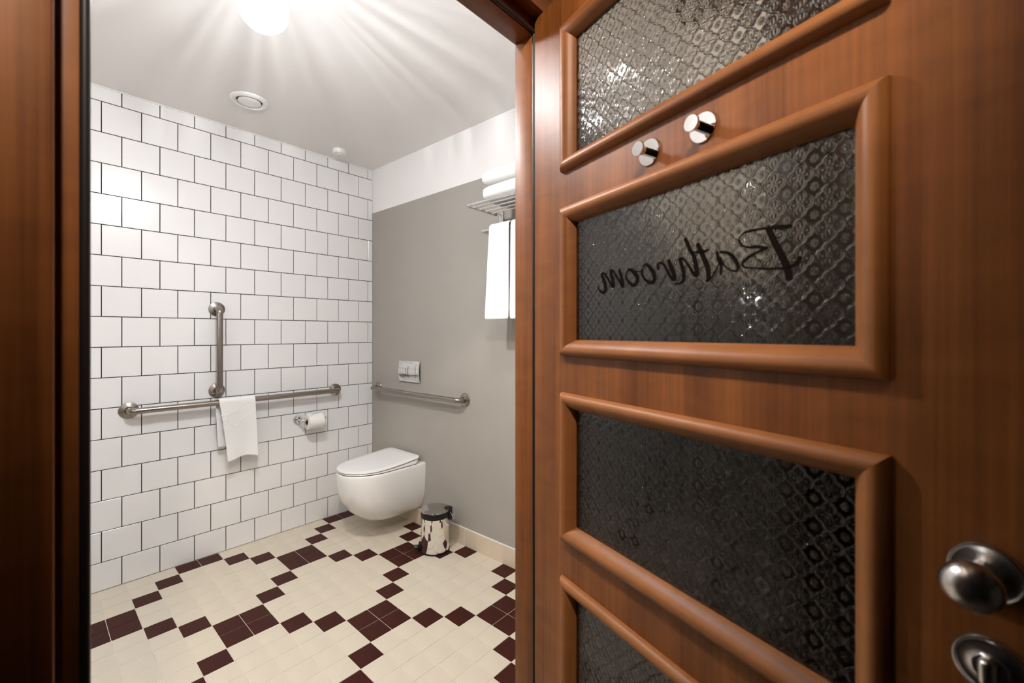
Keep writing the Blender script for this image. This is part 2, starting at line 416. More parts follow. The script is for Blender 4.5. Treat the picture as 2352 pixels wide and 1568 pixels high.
for z0, z1 in PZ:
    for side in 'btlr':
        obj('moulding', moulding(PX0, PX1, z0, z1, side), M['wood_h'] if side in 'bt' else M['wood_v'], door, smooth=35)
    panes.append(obj('glass_pane', B(PX0+.030, PX1-.030, .0105, .0150, z0+.030, z1-.030), M['glass'], door, smooth=0))
STROKES = [[(0.2119, 1.3745, 0.0028), (0.2192, 1.3661, 0.0044), (0.2288, 1.362, 0.0066), (0.235, 1.3692, 0.0093), (0.2335, 1.378, 0.0093), (0.228, 1.3906, 0.0077), (0.2232, 1.3978, 0.0066), (0.2295, 1.4003, 0.0049), (0.2366, 1.394, 0.0049), (0.2459, 1.3822, 0.0054), (0.2549, 1.3722, 0.008), (0.2564, 1.3779, 0.008), (0.2527, 1.3901, 0.008), (0.2489, 1.4023, 0.0064), (0.2564, 1.4003, 0.0048), (0.2638, 1.391, 0.0048), (0.274, 1.3783, 0.0052), (0.2812, 1.3693, 0.0073), (0.2805, 1.3776, 0.0078), (0.2762, 1.3906, 0.0073), (0.2719, 1.4011, 0.0058)], [(0.2965, 1.399, 0.0051), (0.2896, 1.3932, 0.0031), (0.2896, 1.385, 0.0041), (0.2965, 1.376, 0.0051), (0.3074, 1.3694, 0.0071), (0.3154, 1.3731, 0.0075), (0.3173, 1.3809, 0.0085), (0.3114, 1.3896, 0.009), (0.3033, 1.3966, 0.0071), (0.2952, 1.3992, 0.0051)], [(0.306, 1.3948, 0.003), (0.3154, 1.3926, 0.002), (0.3283, 1.392, 0.002)], [(0.3283, 1.3945, 0.0049), (0.3283, 1.3866, 0.0054), (0.3334, 1.3782, 0.0049), (0.3447, 1.3702, 0.0063), (0.3544, 1.3721, 0.0077), (0.3556, 1.3796, 0.0081), (0.352, 1.3887, 0.0082), (0.3447, 1.3973, 0.0068), (0.3359, 1.4033, 0.0049), (0.3283, 1.3979, 0.002)], [(0.364, 1.3919, 0.0057), (0.3622, 1.3978, 0.0052), (0.3663, 1.4015, 0.0042), (0.3733, 1.3992, 0.0042), (0.3801, 1.3899, 0.0046), (0.388, 1.3769, 0.0055), (0.3946, 1.3707, 0.0064), (0.3979, 1.373, 0.0073), (0.3935, 1.3845, 0.0082), (0.3891, 1.3942, 0.0083), (0.3858, 1.402, 0.0065)], [(0.3968, 1.3632, 0.0018), (0.4065, 1.3622, 0.004), (0.4139, 1.3668, 0.0067), (0.4149, 1.3756, 0.0076), (0.4129, 1.3857, 0.0071), (0.4097, 1.395, 0.0067), (0.4076, 1.4021, 0.0058), (0.4129, 1.4013, 0.004), (0.4191, 1.3955, 0.004), (0.4273, 1.3838, 0.0048), (0.4333, 1.3744, 0.0061), (0.4382, 1.3729, 0.0073), (0.4382, 1.3807, 0.0078), (0.4362, 1.3914, 0.0078), (0.4333, 1.4022, 0.007), (0.4273, 1.4119, 0.0066), (0.4222, 1.4233, 0.0066), (0.4175, 1.4321, 0.0062)], [(0.4303, 1.4092, 0.0026), (0.4431, 1.4076, 0.0026)], [(0.4407, 1.4191, 0.0072), (0.4459, 1.4079, 0.0077), (0.4505, 1.3969, 0.0082), (0.4562, 1.385, 0.0086), (0.4584, 1.3746, 0.0081), (0.4584, 1.3665, 0.0071), (0.4562, 1.3612, 0.0046), (0.4629, 1.365, 0.003), (0.4705, 1.3761, 0.0025), (0.477, 1.3871, 0.002)], [(0.4354, 1.4086, 0.0026), (0.4471, 1.4067, 0.0051), (0.4595, 1.4087, 0.0025)], [(0.4727, 1.4026, 0.0045), (0.4748, 1.3923, 0.0059), (0.4791, 1.3819, 0.0049), (0.4791, 1.3711, 0.0039), (0.477, 1.3684, 0.002)], [(0.478, 1.4017, 0.0039), (0.4885, 1.3991, 0.0048), (0.4977, 1.3919, 0.0057), (0.5037, 1.3814, 0.0057), (0.5046, 1.3737, 0.0043), (0.4997, 1.371, 0.0029), (0.4906, 1.3755, 0.0024), (0.4823, 1.3834, 0.0029), (0.478, 1.3929, 0.0039)], [(0.5473, 1.4218, 0.008), (0.5525, 1.4092, 0.0088), (0.5584, 1.3958, 0.0088), (0.5651, 1.3808, 0.0087), (0.57, 1.368, 0.009), (0.5733, 1.3538, 0.0086)], [(0.5749, 1.4191, 0.0051), (0.5601, 1.4209, 0.0057), (0.5473, 1.4227, 0.004), (0.534, 1.4236, 0.0036), (0.522, 1.4238, 0.0042), (0.5144, 1.423, 0.0028), (0.5095, 1.4193, 0.0024), (0.5066, 1.4151, 0.0024), (0.5105, 1.4068, 0.0028), (0.5201, 1.4014, 0.0032), (0.5312, 1.4005, 0.005), (0.5456, 1.3962, 0.004)], [(0.5456, 1.3962, 0.004), (0.5349, 1.3935, 0.0041), (0.5229, 1.389, 0.0042), (0.5144, 1.3837, 0.0047), (0.5115, 1.3794, 0.0033), (0.5163, 1.3741, 0.0028), (0.5294, 1.3715, 0.0027), (0.5429, 1.3689, 0.0036), (0.5559, 1.3676, 0.0035), (0.5684, 1.3665, 0.0035), (0.5773, 1.3679, 0.0043), (0.5836, 1.3713, 0.0067), (0.5859, 1.3768, 0.0059)]]
def ribbon(bm, pts):
    sp_ = spline([Vector(p) for p in pts], 5)
    n = len(sp_); le, ri = [], []
    for i, p in enumerate(sp_):
        t = sp_[min(i+1, n-1)]-sp_[max(i-1, 0)]; t = Vector((t.x, t.y, 0)).normalized(); o = Vector((-t.y, t.x, 0))*max(p.z, .0018)*.5
        le.append((p.x+o.x, p.y+o.y)); ri.append((p.x-o.x, p.y-o.y))
    def add(y): return [[bm.verts.new((x, y, z)) for x, z in s] for s in (le, ri)]
    a, b = add(.0103), add(.01055)
    for i in range(n-1):
        bm.faces.new((a[0][i], a[1][i], a[1][i+1], a[0][i+1])); bm.faces.new((b[0][i], b[0][i+1], b[1][i+1], b[1][i]))
    for q in (0, 1):
        for i in range(n-1): bm.faces.new((a[q][i], a[q][i+1], b[q][i+1], b[q][i]))
    for x, z, r in ((sp_[0].x, sp_[0].y, sp_[0].z), (sp_[-1].x, sp_[-1].y, sp_[-1].z)):
        c = [bm.verts.new((x+r*.5*math.cos(k*math.pi/6), .01029, z+r*.5*math.sin(k*math.pi/6))) for k in range(12)]; bm.faces.new(c)
bm = bmesh.new()
for s_ in STROKES: ribbon(bm, s_)
lt = obj('lettering', bm, M['ink'], panes[1], smooth=0); lt['label'] = 'black script lettering reading Bathroom, seen from behind'
# knob and turn below it
def lathe_at(prof, x, z, seg=40): # axis out of the door face (local -y)
    T = Matrix.Translation((x, 0, z)) @ rot_to((0, -1, 0)); return lathe(bmesh.new(), prof, seg, T)
kn = obj('door_knob', lathe_at([(.0115, .004), (.0115, .012), (.0095, .018), (.0105, .026), (.0150, .0305), (.0190, .036), (.0208, .0425), (.0205, .049), (.0172, .0550), (.0110, .0590), (.005, .0605), (0, .0608)], .7495, 1.064), M['satin'], door)
kn['label'] = 'satin metal door knob'
ROSE = [(.0262, .0), (.0264, .0035), (.0256, .0055), (.0242, .0058), (.0225, .0042), (.017, .0042), (.0125, .0060)]
obj('rose', lathe_at(ROSE, .7495, 1.064), M['satin'], kn)
tn = obj('privacy_turn', B(.747, .759, -.022, -.004, .968, .992, bev=.005, seg=3), M['satin'], door); tn['label'] = 'small satin thumb turn under the knob'
obj('rose', lathe_at(ROSE+[(.0115, .009), (.0, .0095)], .753, .980), M['satin'], tn)

# towel hooks on the door rail
DM = Matrix.Translation((2.303, -.93, 0)) @ Matrix.Rotation(DZ, 4, 'Z')
for x, lb in ((.3545, 'chrome stub hook on the door, nearer the hinge'), (.4575, 'chrome stub hook on the door, nearer the knob side')):
    h = thing('coat_hook', lb, 'hook', DM @ Vector((x, 0, 1.5905)), DZ, 'chrome hooks on the door rail')
    hk = lambda prof: lathe(bmesh.new(), prof, 48, rot_to((0, -1, 0)))
    obj('rose', hk([(.0225, 0), (.0225, .0022), (.0218, .003), (.0, .0031)]), M['chrome'], h)
    obj('stem', hk([(.0078, .003), (.0078, .0262)]), M['chrome'], h)
    obj('cap', hk([(.0118, .0262), (.0124, .0268), (.0124, .0288), (.0118, .0296), (0, .0297)]), M['chrome'], h)

# ------------------------------------------------------------------ lamps
lamp = thing('ceiling_lamp', 'round glowing white globe lamp on the bathroom ceiling', 'lamp', (GLOBE_AT.x, GLOBE_AT.y, CEIL))
dz = GLOBE_AT.z-CEIL
obj('ceiling_plate', lathe(bmesh.new(), [(0, -.028), (.03, -.028), (.052, -.022), (.056, -.012), (.056, 0)], 40), M['chrome'], lamp)
obj('neck', lathe(bmesh.new(), [(.022, dz+GLOBE_R*.93), (.026, dz+GLOBE_R+.01), (.022, -.026)], 32), M['chrome'], lamp)
bm = bmesh.new(); bmesh.ops.create_uvsphere(bm, u_segments=48, v_segments=24, radius=GLOBE_R); bmesh.ops.translate(bm, verts=bm.verts[:], vec=(0, 0, dz))
gl = obj('globe', bm, emit('lit_globe_glass', LAMP_COL, GLOBE_GLOW, .5), lamp)
def point(name, watt, rad, pattern):
    ld = bpy.data.lights.new(name, 'POINT'); ld.energy = watt; ld.color = LAMP_COL; ld.shadow_soft_size = rad
    lo = bpy.data.objects.new(name, ld); COL.objects.link(lo); lo.parent = gl; lo.location = (0, 0, dz)
    # added curve dims the lamp above, lifts it below; noise paints cut-glass streaks
    ld.use_nodes = True; nt = ld.node_tree; e = nt.nodes['Emission']; L = nt.links.new
    tc = nd(nt, 'ShaderNodeTexCoord'); sp = nd(nt, 'ShaderNodeSeparateXYZ'); L(tc.outputs['Normal'], sp.inputs[0])
    mr = nd(nt, 'ShaderNodeMapRange'); mr.inputs[1].default_value = -1; mr.inputs[2].default_value = 1; L(sp.outputs['Z'], mr.inputs[0])
    cr = nd(nt, 'ShaderNodeFloatCurve'); cm = cr.mapping.curves[0]
    pts = [(0, .85), (.14, .80), (.27, .62), (.42, .46), (.55, .40), (.62, .29), (.70, .15), (.78, .06), (1, .02)]
    cm.points[0].location = pts[0]; cm.points[1].location = pts[-1]
    for p in pts[1:-1]: cm.points.new(*p)
    cr.mapping.update(); L(mr.outputs[0], cr.inputs['Value'])
    sc_ = nd(nt, 'ShaderNodeMath', operation='MULTIPLY'); sc_.inputs[1].default_value = 2.0; L(cr.outputs[0], sc_.inputs[0]); out = sc_.outputs[0]
    if pattern:
        an = nd(nt, 'ShaderNodeMath', operation='ARCTAN2'); L(sp.outputs['Y'], an.inputs[0]); L(sp.outputs['X'], an.inputs[1])
        t = nd(nt, 'ShaderNodeTexNoise', noise_dimensions='1D'); t.inputs['Scale'].default_value = 9; t.inputs['Detail'].default_value = 3; L(an.outputs[0], t.inputs['W'])
        r = nd(nt, 'ShaderNodeMapRange'); r.inputs[1].default_value = .35; r.inputs[2].default_value = .68; r.inputs[3].default_value = .1; r.inputs[4].default_value = 2.3
        L(t.outputs['Fac'], r.inputs[0])
        up = nd(nt, 'ShaderNodeMapRange'); up.inputs[1].default_value = -.02; up.inputs[2].default_value = .10; L(sp.outputs['Z'], up.inputs[0])
        mx = nd(nt, 'ShaderNodeMix'); mx.inputs[2].default_value = 1.0; L(up.outputs[0], mx.inputs[0]); L(r.outputs[0], mx.inputs[3]); r = mx
        k = nd(nt, 'ShaderNodeMath', operation='MULTIPLY'); L(r.outputs[0], k.inputs[0]); L(out, k.inputs[1]); out = k.outputs[0]
    L(out, e.inputs['Strength'])
point('globe_light', GLOBE_WATT, .06, False)
point('filament_light', GLOBE_FILAMENT, .012, True)

cl = thing('corridor_lamp', 'small white globe lamp on the corridor ceiling behind the door', 'lamp', (3.5, .35, 2.6))
obj('ceiling_plate', lathe(bmesh.new(), [(0, -.02), (.04, -.02), (.045, -.012), (.045, 0)], 32), M['chrome'], cl)
bm = bmesh.new(); bmesh.ops.create_uvsphere(bm, u_segments=32, v_segments=16, radius=.08); bmesh.ops.translate(bm, verts=bm.verts[:], vec=(0, 0, -.095))
obj('globe', bm, emit('lit_corridor_glass', (.93, .98, 1), CORR_GLOW), cl)
for dx, dy, dw, lr_, lb in ((1.95, -.86, DOWN_FILL_WATT, .0435, 'small round recessed fill light added in the bathroom ceiling near the hinge side'), (1.44, -1.58, DOWN2_WATT, .072, 'large round recessed downlight in the bathroom ceiling behind the globe lamp'), (.985, -1.62, DOWN2_WATT, .060, 'round recessed downlight in the bathroom ceiling nearer the tiled wall')):  # first is an unseen fill added for the floor and lower walls
    dl = thing('recessed_downlight', lb, 'lamp', (dx, dy, CEIL), 0, 'recessed bathroom downlights')
    obj('trim_ring', lathe(bmesh.new(), [(lr_+.018, 0), (lr_+.018, -.003), (lr_+.012, -.006), (lr_, -.004), (lr_-.001, .0)], 40, cap0=False, cap1=False), M['plastic'], dl)
    obj('lens', lathe(bmesh.new(), [(0, -.0015), (lr_, -.0015), (lr_, 0)], 32), emit('lit_lens', LAMP_COL, 42), dl)
    q = bpy.data.lights.new('downlight_beam', 'SPOT'); q.energy = dw; q.color = LAMP_COL; q.spot_size = math.radians(128); q.spot_blend = .8; q.shadow_soft_size = .04
    qo = bpy.data.objects.new('downlight_beam', q); COL.objects.link(qo); qo.parent = dl; qo.location = (0, 0, -.012)
van = thing('vanity_lamp', 'upright wall lamp with three small white globes, reflected in the door glass', 'lamp', (1.17, YR, 1.81))
obj('backplate', B(-.035, .035, .0005, .018, -.41, .41, bev=.006), M['chrome'], van)
EV = emit('lit_opal_glass', LAMP_COL, VANITY_GLOW)
for z in (-.32, 0, .32):
    s_ = obj('socket', lathe(bmesh.new(), [(.02, .018), (.02, .05), (.015, .055)], 24, Matrix.Translation((0, 0, z)) @ rot_to((0, 1, 0))), M['chrome'], van)
    bm = bmesh.new(); bmesh.ops.create_uvsphere(bm, u_segments=32, v_segments=16, radius=.030); bmesh.ops.translate(bm, verts=bm.verts[:], vec=(0, .095, z))
    obj('bulb_globe', bm, EV, s_)
spt = thing('ceiling_spotlight', 'black spotlight on the corridor ceiling above the viewer', 'lamp', (SPOT_AT.x, SPOT_AT.y, 2.6))
obj('canopy', lathe(bmesh.new(), [(0, -.03), (.045, -.03), (.05, -.02), (.05, 0)], 32), M['black'], spt)
az, dip = math.radians(SPOT_AZ), math.radians(SPOT_DIP)
aim = Vector((math.cos(az)*math.cos(dip), math.sin(az)*math.cos(dip), -math.sin(dip))); so = Vector((0, 0, SPOT_AT.z-2.6))
obj('arm', tube(bmesh.new(), [(0, 0, -.03), so-aim*.06], .008, 10), M['black'], spt)
obj('housing', lathe(bmesh.new(), [(0, -.09), (.03, -.088), (.04, -.06), (.045, .0), (.042, .0), (.036, -.03), (0, -.035)], 32, Matrix.Translation(so) @ rot_to(aim)), M['black'], spt)
sl = bpy.data.lights.new('spot_beam', 'SPOT'); sl.energy = SPOT_WATT; sl.color = (1, .85, .68); sl.spot_size = math.radians(SPOT_CONE); sl.spot_blend = SPOT_BLEND; sl.shadow_soft_size = .03
slo = bpy.data.objects.new('spot_beam', sl); COL.objects.link(slo); slo.parent = spt; slo.location = so+aim*.02; slo.rotation_euler = aim.to_track_quat('-Z', 'Y').to_euler()

# ------------------------------------------------------------------ ceiling fittings
vt = thing('air_vent', 'round white air valve in the ceiling', 'vent', (.403, -.958, CEIL))
obj('ring', lathe(bmesh.new(), [(.0885, 0), (.0885, -.006), (.083, -.011), (.074, -.0145), (.066, -.0125), (.061, -.006), (.058, .0)], 56, cap0=False, cap1=False), M['plastic'], vt)
obj('duct_shade', lathe(bmesh.new(), [(0, -.0006), (.060, -.0006), (.060, 0)], 40), M['gap'], vt)  # flat dark disc painting the shade inside the opening
obj('disc', lathe(bmesh.new(), [(.052, -.004), (.0535, -.010), (.052, -.0125), (.045, -.0145), (.015, -.0155), (.006, -.0155), (0, -.0155)], 48), M['plastic'], vt)
dt = thing('smoke_detector', 'small white cylindrical detector on the ceiling near the corner', 'detector', (.163, -.343, CEIL))
obj('body', lathe(bmesh.new(), [(.043, 0), (.043, -.024), (.041, -.028), (.034, -.029), (0, -.029)], 40), M['plastic'], dt)
obj('sensor_cap', lathe(bmesh.new(), [(.013, -.029), (.013, -.033), (.010, -.035), (0, -.035)], 24), M['plastic'], dt)
obj('lens', lathe(bmesh.new(), [(.004, -.035), (.004, -.0362), (0, -.0365)], 12), M['gap'], dt)

# ------------------------------------------------------------------ grab bars
def flange(bm, at, axis, r=.041):
    return lathe(bm, [(r, 0), (r, .003), (r-.0012, .0048), (.0215, .0118), (.0195, .0125), (.0172, .0125)], 48, Matrix.Translation(at) @ rot_to(axis))
def grab_bar(name, label, A, Bp, out, parent_rot=0, loc=(0, 0, 0)):
    A, Bp, out = Vector(A), Vector(Bp), Vector(out); L_ = (Bp-A).normalized(); d = .060; r = .026
    t = thing(name, label, 'grab bar', loc, parent_rot, 'stainless steel grab bars')
    path = [A+out*.008, A+out*(d-r)]+arc(A+out*(d-r)+L_*r, -L_, out, r, 10)[1:]
    path += arc(Bp+out*(d-r)-L_*r, out, L_, r, 10)+[Bp+out*.008]
    obj('rail', tube(bmesh.new(), path, .016, 24), M['steel'], t)
    for q in (A, Bp): obj('flange', flange(bmesh.new(), q, out), M['steel'], t, smooth=24)
    return t
grab_bar('grab_bar', 'long horizontal steel grab bar with towel on the tiled wall', (0, -.548, 0), (0, .548, 0), (1, 0, 0), 0, (.0012, -.842, .884))
grab_bar('grab_bar', 'vertical steel grab bar on the tiled wall', (0, 0, -.236), (0, 0, .236), (1, 0, 0), 0, (.0012, -1.004, 1.185))
grab_bar('grab_bar', 'horizontal steel grab bar on the grey wall', (-.466, 0, 0), (.466, 0, 0), (0, -1, 0), RZG, (.546, wy(.546)-.0005, .879))

# ------------------------------------------------------------------ towel on the long bar
tw = thing('hand_towel', 'white hand towel draped over the horizontal grab bar', 'towel', (.0612, -.92, .9))
def towel_mesh():
    bm = bmesh.new(); NU, NV = 26, 0
    front = [.35, .30, .25, .20, .15, .10, .06, .03, .012]
    rows = []
    R0 = .0205
    prof = []                # (x, z, s) s = drop below bar, signed: negative on the back
    for dz_ in (.262, .2, .14, .09, .05, .02): prof.append((-R0, -dz_, -dz_))
    for k in range(0, 9): a = math.pi-k*math.pi/8; prof.append((R0*math.cos(a), R0*math.sin(a), 0))
    for dz_ in (.02, .05, .09, .13, .17, .21, .25, .29, .32, .338): prof.append((R0, -dz_, dz_))
    g = []
    for x, z, s in prof:
        row = []
        for i in range(NU+1):
            u = i/NU
            if s >= 0:
                f = s/.338
                y0 = -.092+.038*f**.8; y1 = .094+.008*f
                y = y0+(y1-y0)*u
                wav = .010*f*math.sin(u*6.2+1.1)+.006*f*math.sin(u*2.6-1)
                xx = x+wav+.012*f; zz_ = z
                if s > .30: zz_ += (.010*math.sin(u*4.6-1.2)+.006)*((s-.30)/.038)
            else:
                f = -s/.262; y = -.101+.012*f+(.185-.02*f)*u; xx = x+.006*f+.003*f*math.sin(u*5); zz_ = z
            row.append(bm.verts.new((xx, y, zz_-.016)))
        g.append(row)
    for a, b in zip(g, g[1:]):
        for i in range(NU): bm.faces.new((a[i], a[i+1], b[i+1], b[i]))
    bmesh.ops.recalc_face_normals(bm, faces=bm.faces[:])
    return bm
to = obj('cloth', towel_mesh(), M['towel'], tw, smooth=180)
md = to.modifiers.new('thick', 'SOLIDIFY'); md.thickness = .007; md.offset = 0
md = to.modifiers.new('sub', 'SUBSURF'); md.levels = md.render_levels = 2
FOOT = [[(-1.0054, 0.8103), (-0.9768, 0.8109), (-0.9435, 0.8238), (-0.9152, 0.8362), (-0.8922, 0.8592), (-0.8689, 0.8711), (-0.8512, 0.869), (-0.8363, 0.8556), (-0.8289, 0.838)], [(-0.8289, 0.8181), (-0.8571, 0.7988), (-0.8922, 0.7841), (-0.9095, 0.7672), (-0.9266, 0.7423), (-0.9463, 0.7439), (-0.9658, 0.763), (-0.9741, 0.7834), (-0.9699, 0.8052), (-0.9435, 0.8174), (-0.9095, 0.8305)], [(-1.0, 0.7819), (-0.9823, 0.7847)], [(-.998, 0.7551), (-0.9796, 0.7684)], [(-.996, 0.7447), (-0.9912, 0.7382), (-0.985, 0.7397)], [(-0.9823, 0.7323), (-0.9754, 0.7263), (-0.9685, 0.729)], [(-0.963, 0.7281), (-0.9547, 0.7241), (-0.9463, 0.7262)]]
def front_x(y, z):
    s = -(z+.016); f = max(0, s/.338); y0 = -.092+.038*f**.8; y1 = .094+.008*f; u = (y-y0)/(y1-y0)
    return .0205+.010*f*math.sin(u*6.2+1.1)+.006*f*math.sin(u*2.6-1)+.012*f
bm = bmesh.new()
for ln in FOOT:
    pts = spline([(0, y+.92, z-.9) for y, z in ln], 5)
    tube(bm, [(front_x(p.y, p.z)+.0024, p.y, p.z) for p in pts], .0026, 8)
em = obj('embossed_foot', bm, M['towel_emboss'], to); em['label'] = 'raised outline of a bare foot'
fz = []
for i in range(30):
    u = .01+i/29*.98; s = .330; f = s/.338; y0 = -.092+.038*f**.8; y1 = .094+.008*f; y = y0+(y1-y0)*u
    z = -s-.016+(.010*math.sin(u*4.6-1.2)+.006)*((s-.30)/.038); fz.append((front_x(y, -s-.016)+.0030, y, z+.002))
obj('hem', tube(bmesh.new(), fz, .0012, 6), M['towel_emboss'], to)

# ------------------------------------------------------------------ paper holder and roll
ph = thing('paper_holder', 'chrome toilet paper holder on the tiled wall', 'holder', (.0012, -.551, .711))
obj('flange', lathe(bmesh.new(), [(.028, 0), (.028, .005), (.0262, .0075), (0, .0082)], 40, rot_to((1, 0, 0))), M['chrome'], ph)
obj('arm', tube(bmesh.new(), [(.006, 0, 0), (.052, 0, 0)]+arc((.052, .016, 0), (0, -1, 0), (1, 0, 0), .016, 6)[1:]+[(.068, .152, 0)], .0066, 16), M['chrome'], ph)
obj('end_stop', lathe(bmesh.new(), [(.0, -.004), (.0095, -.004), (.011, 0), (.0095, .004), (0, .004)], 24, Matrix.Translation((.068, .152, 0)) @ rot_to((0, 1, 0))), M['chrome'], ph)
rl = thing('toilet_roll', 'white toilet paper roll with folded end on the chrome holder', 'toilet roll', (.0692, -.470, .711-.0205+.0066+.001))
RA = rot_to((0, 1, 0)); rr_ = .0505
obj('paper', lathe(bmesh.new(), [(.0215, -.049), (rr_-.002, -.049), (rr_, -.0475), (rr_, .0475), (rr_-.002, .049), (.0215, .049)], 56, RA, cap0=False, cap1=False), M['paper'], rl)
obj('core', lathe(bmesh.new(), [(.0215, -.0488), (.0203, -.0488), (.0203, .0488), (.0215, .0488)], 40, RA, cap0=False, cap1=False), M['core'], rl)
bm = bmesh.new(); pp = []      # hotel fold: a pointed sheet lying on the top front of the roll
for k in range(9):
    a = math.radians(112-k*8); r = rr_+.0012+.0025*(k/8)
    hw = .046*(1-k/8*.96)
    pp.append([bm.verts.new((r*math.cos(a), -.046+.012*k/8*0+(.09 if 0 else 0)+ (hw*2)*t_, r*math.sin(a))) for t_ in (0, 1)])
for a, b in zip(pp, pp[1:]): bm.faces.new((a[0], a[1], b[1], b[0]))
fo = obj('folded_sheet', bm, M['paper'], rl); fo.modifiers.new('thick', 'SOLIDIFY').thickness = .0012

# ------------------------------------------------------------------ flush plate
fp = thing('flush_plate', 'chrome dual flush plate on the grey wall above the toilet', 'flush plate', (.466, wy(.466)-.0005, 1.018), RZG)
def curved(x0, x1, z0, z1, y_lo, bulge, zc, hz, th, n=10):
    rings = []
    for k in range(n+1):
        z = z0+(z1-z0)*k/n; y = -(y_lo+bulge*(1-((z-zc)/hz)**2)); rings.append([(x0, y, z), (x1, y, z), (x1, y+th, z), (x0, y+th, z)])
    bm = loft(bmesh.new(), rings); return bm
pl = curved(-.113, .113, -.0735, .0735, .006, .012, 0, .0735, .006)
for f in pl.faces[:]: pass
obj('plate', pl, M['chrome'], fp, smooth=25)
obj('plate_back', B(-.112, .112, -.0065, 0, -.0725, .0725), M['gap'], fp, smooth=0)
obj('button', curved(-.098, -.003, -.040, .036, .0078, .0122, 0, .0735, .004), M['chrome'], fp, smooth=25)
obj('button', curved(.014, .080, -.040, .036, .0072, .0122, 0, .0735, .004), M['chrome'], fp, smooth=25)

# ------------------------------------------------------------------ toilet
tl = thing('toilet', 'white wall-hung toilet with closed lid below the grey wall bar', 'toilet', (.449, wy(.449)-.0012, 0), RZG)
def dshape(a, b, z, n=40, fr=1.30, e=2.25, back=0, rc=.0):
    # outline: back edge at y=-back, straight sides, superelliptic front ending at y=-b
    yb = -back; yc = -(b-a*fr); pts = []
    for k in range(n+1):
        t = math.pi*k/n; c, s = math.cos(t), math.sin(t)
        x = a*math.copysign(abs(c)**(2/e), c); y = yc-(b+yc)*abs(s)**(2/e); pts.append((x, y, z))
    m = 5
    left = [(-a, yc+(yb-rc-yc)*k/m, z) for k in range(1, m+1)]
    if rc:
        left += [(-a+rc*(1-math.cos(q)), yb-rc+rc*math.sin(q), z) for q in (math.pi/8*k for k in range(1, 5))]
        right = [(a-rc*(1-math.cos(q)), yb-rc+rc*math.sin(q), z) for q in (math.pi/8*k for k in range(4, 0, -1))]
    else: right = []
    back_ = [(-a+rc+(2*a-2*rc)*k/6, yb, z) for k in range(1, 6)]
    right += [(a, (yb-rc)+(yc-yb+rc)*k/m, z) for k in range(0, m)]
    return pts+left+back_+right
lv = [(.165, .470, .4285), (.178, .487, .4285), (.1815, .492, .4265), (.1835, .4945, .420), (.1845, .496, .40), (.1845, .4955, .36), (.182, .488, .31), (.178, .474, .26), (.171, .450, .215), (.161, .418, .175), (.147, .383, .145), (.131, .352, .124), (.113, .326, .110), (.092, .302, .102), (.06, .27, .0985)]
obj('bowl', loft(bmesh.new(), [dshape(a, b, z) for a, b, z in lv]), M['porcelain'], tl, smooth=50)
def lidz(y):                  # underside of the lid: flat in front, rising to the hinge
    f = min(1, max(0, (-y-.026)/.474)); return .4425+.024*(1-f)**2.2
def slab(a, b, th, back, rc, fr=1.36):
    R_ = []
    for da, t in ((.0025, 0), (0, .002), (0, th-.003), (.0012, th-.001), (.004, th)):
        o = dshape(a-da, b-da, 0, 40, fr, 2.12, back+da, rc); R_.append([(x, y, lidz(y)+t) for x, y, z in o])
    for k in (.8, .5, .2): R_.append([(x*k, (y+.26)*k-.26, lidz((y+.26)*k-.26)+th+.0012*(1-k)) for x, y, z in o])
    return loft(bmesh.new(), R_)
obj('rim_gap_shade', loft(bmesh.new(), [dshape(.177, .4905, z, 40, 1.33, 2.15, .045, .03) for z in (.4275, .4314)]), M['gap'], tl)  # dark filler painting the shade line under the seat
def seat_ring():
    R_ = []
    for da, top, t in ((.004, 0, 0), (.0, 0, .003), (.0, 1, -.003), (.003, 1, 0)):
        o = dshape(.1795-da, .4945-da, 0, 40, 1.36, 2.12, .034+da, .042); r = []
        for x, y, z in o:
            r.append((x, y, (.4312 if not top else lidz(y)-.0034)+t))
        R_.append(r)
    return loft(bmesh.new(), R_)
obj('seat', seat_ring(), M['seat'], tl, smooth=50)
obj('seat_gap_shade', loft(bmesh.new(), [[(x, y, .437 if q == 0 else lidz(y)+.002) for x, y, z in dshape(.177, .491, 0, 40, 1.36, 2.12, .04, .04)] for q in (0, 1)]), M['gap'], tl)  # dark filler painting the shade between seat and lid
obj('lid', slab(.1815, .498, .0095, .026, .045), M['seat'], tl, smooth=30)

# ------------------------------------------------------------------ waste bin
BR, BH = .0825, .215
bn = thing('waste_bin', 'small chrome pedal bin with black rim by the toilet', 'bin', (.915, -.131, 0), math.radians(225))
obj('base', lathe(bmesh.new(), [(BR-.004, 0.0005), (BR+.002, .001), (BR+.0025, .009), (BR-.001, .011)], 56), M['black'], bn)
obj('body', lathe(bmesh.new(), [(BR, .009), (BR, BH), (BR-.001, BH), (BR-.001, .012)], 64), M['chrome'], bn)
obj('collar', lathe(bmesh.new(), [(BR+.0006, BH-.012), (BR+.0025, BH-.011), (BR+.003, BH+.012), (BR+.001, BH+.022), (BR-.004, BH+.024), (BR-.006, BH+.02)], 64), M['black'], bn)
ld_ = obj('lid', lathe(bmesh.new(), [(BR+.0032, BH+.0225), (BR+.0042, BH+.0245), (BR+.003, BH+.0275), (BR-.003, BH+.0290), (BR*.6, BH+.0325), (BR*.3, BH+.034), (0, BH+.0345)], 64), M['lidm'], bn)
hb = bmesh.new(); bmesh.ops.create_uvsphere(hb, u_segments=28, v_segments=14, radius=1)
bmesh.ops.scale(hb, vec=(.026, .03, .0085), verts=hb.verts[:]); bmesh.ops.translate(hb, vec=(-BR+.006, 0, BH+.029), verts=hb.verts[:])
obj('hinge_cover', hb, M['black'], bn)
obj('hinge_housing', B(-BR-.018, -BR+.004, -.022, .022, BH-.035, BH+.03, bev=.007, seg=3), M['black'], bn)
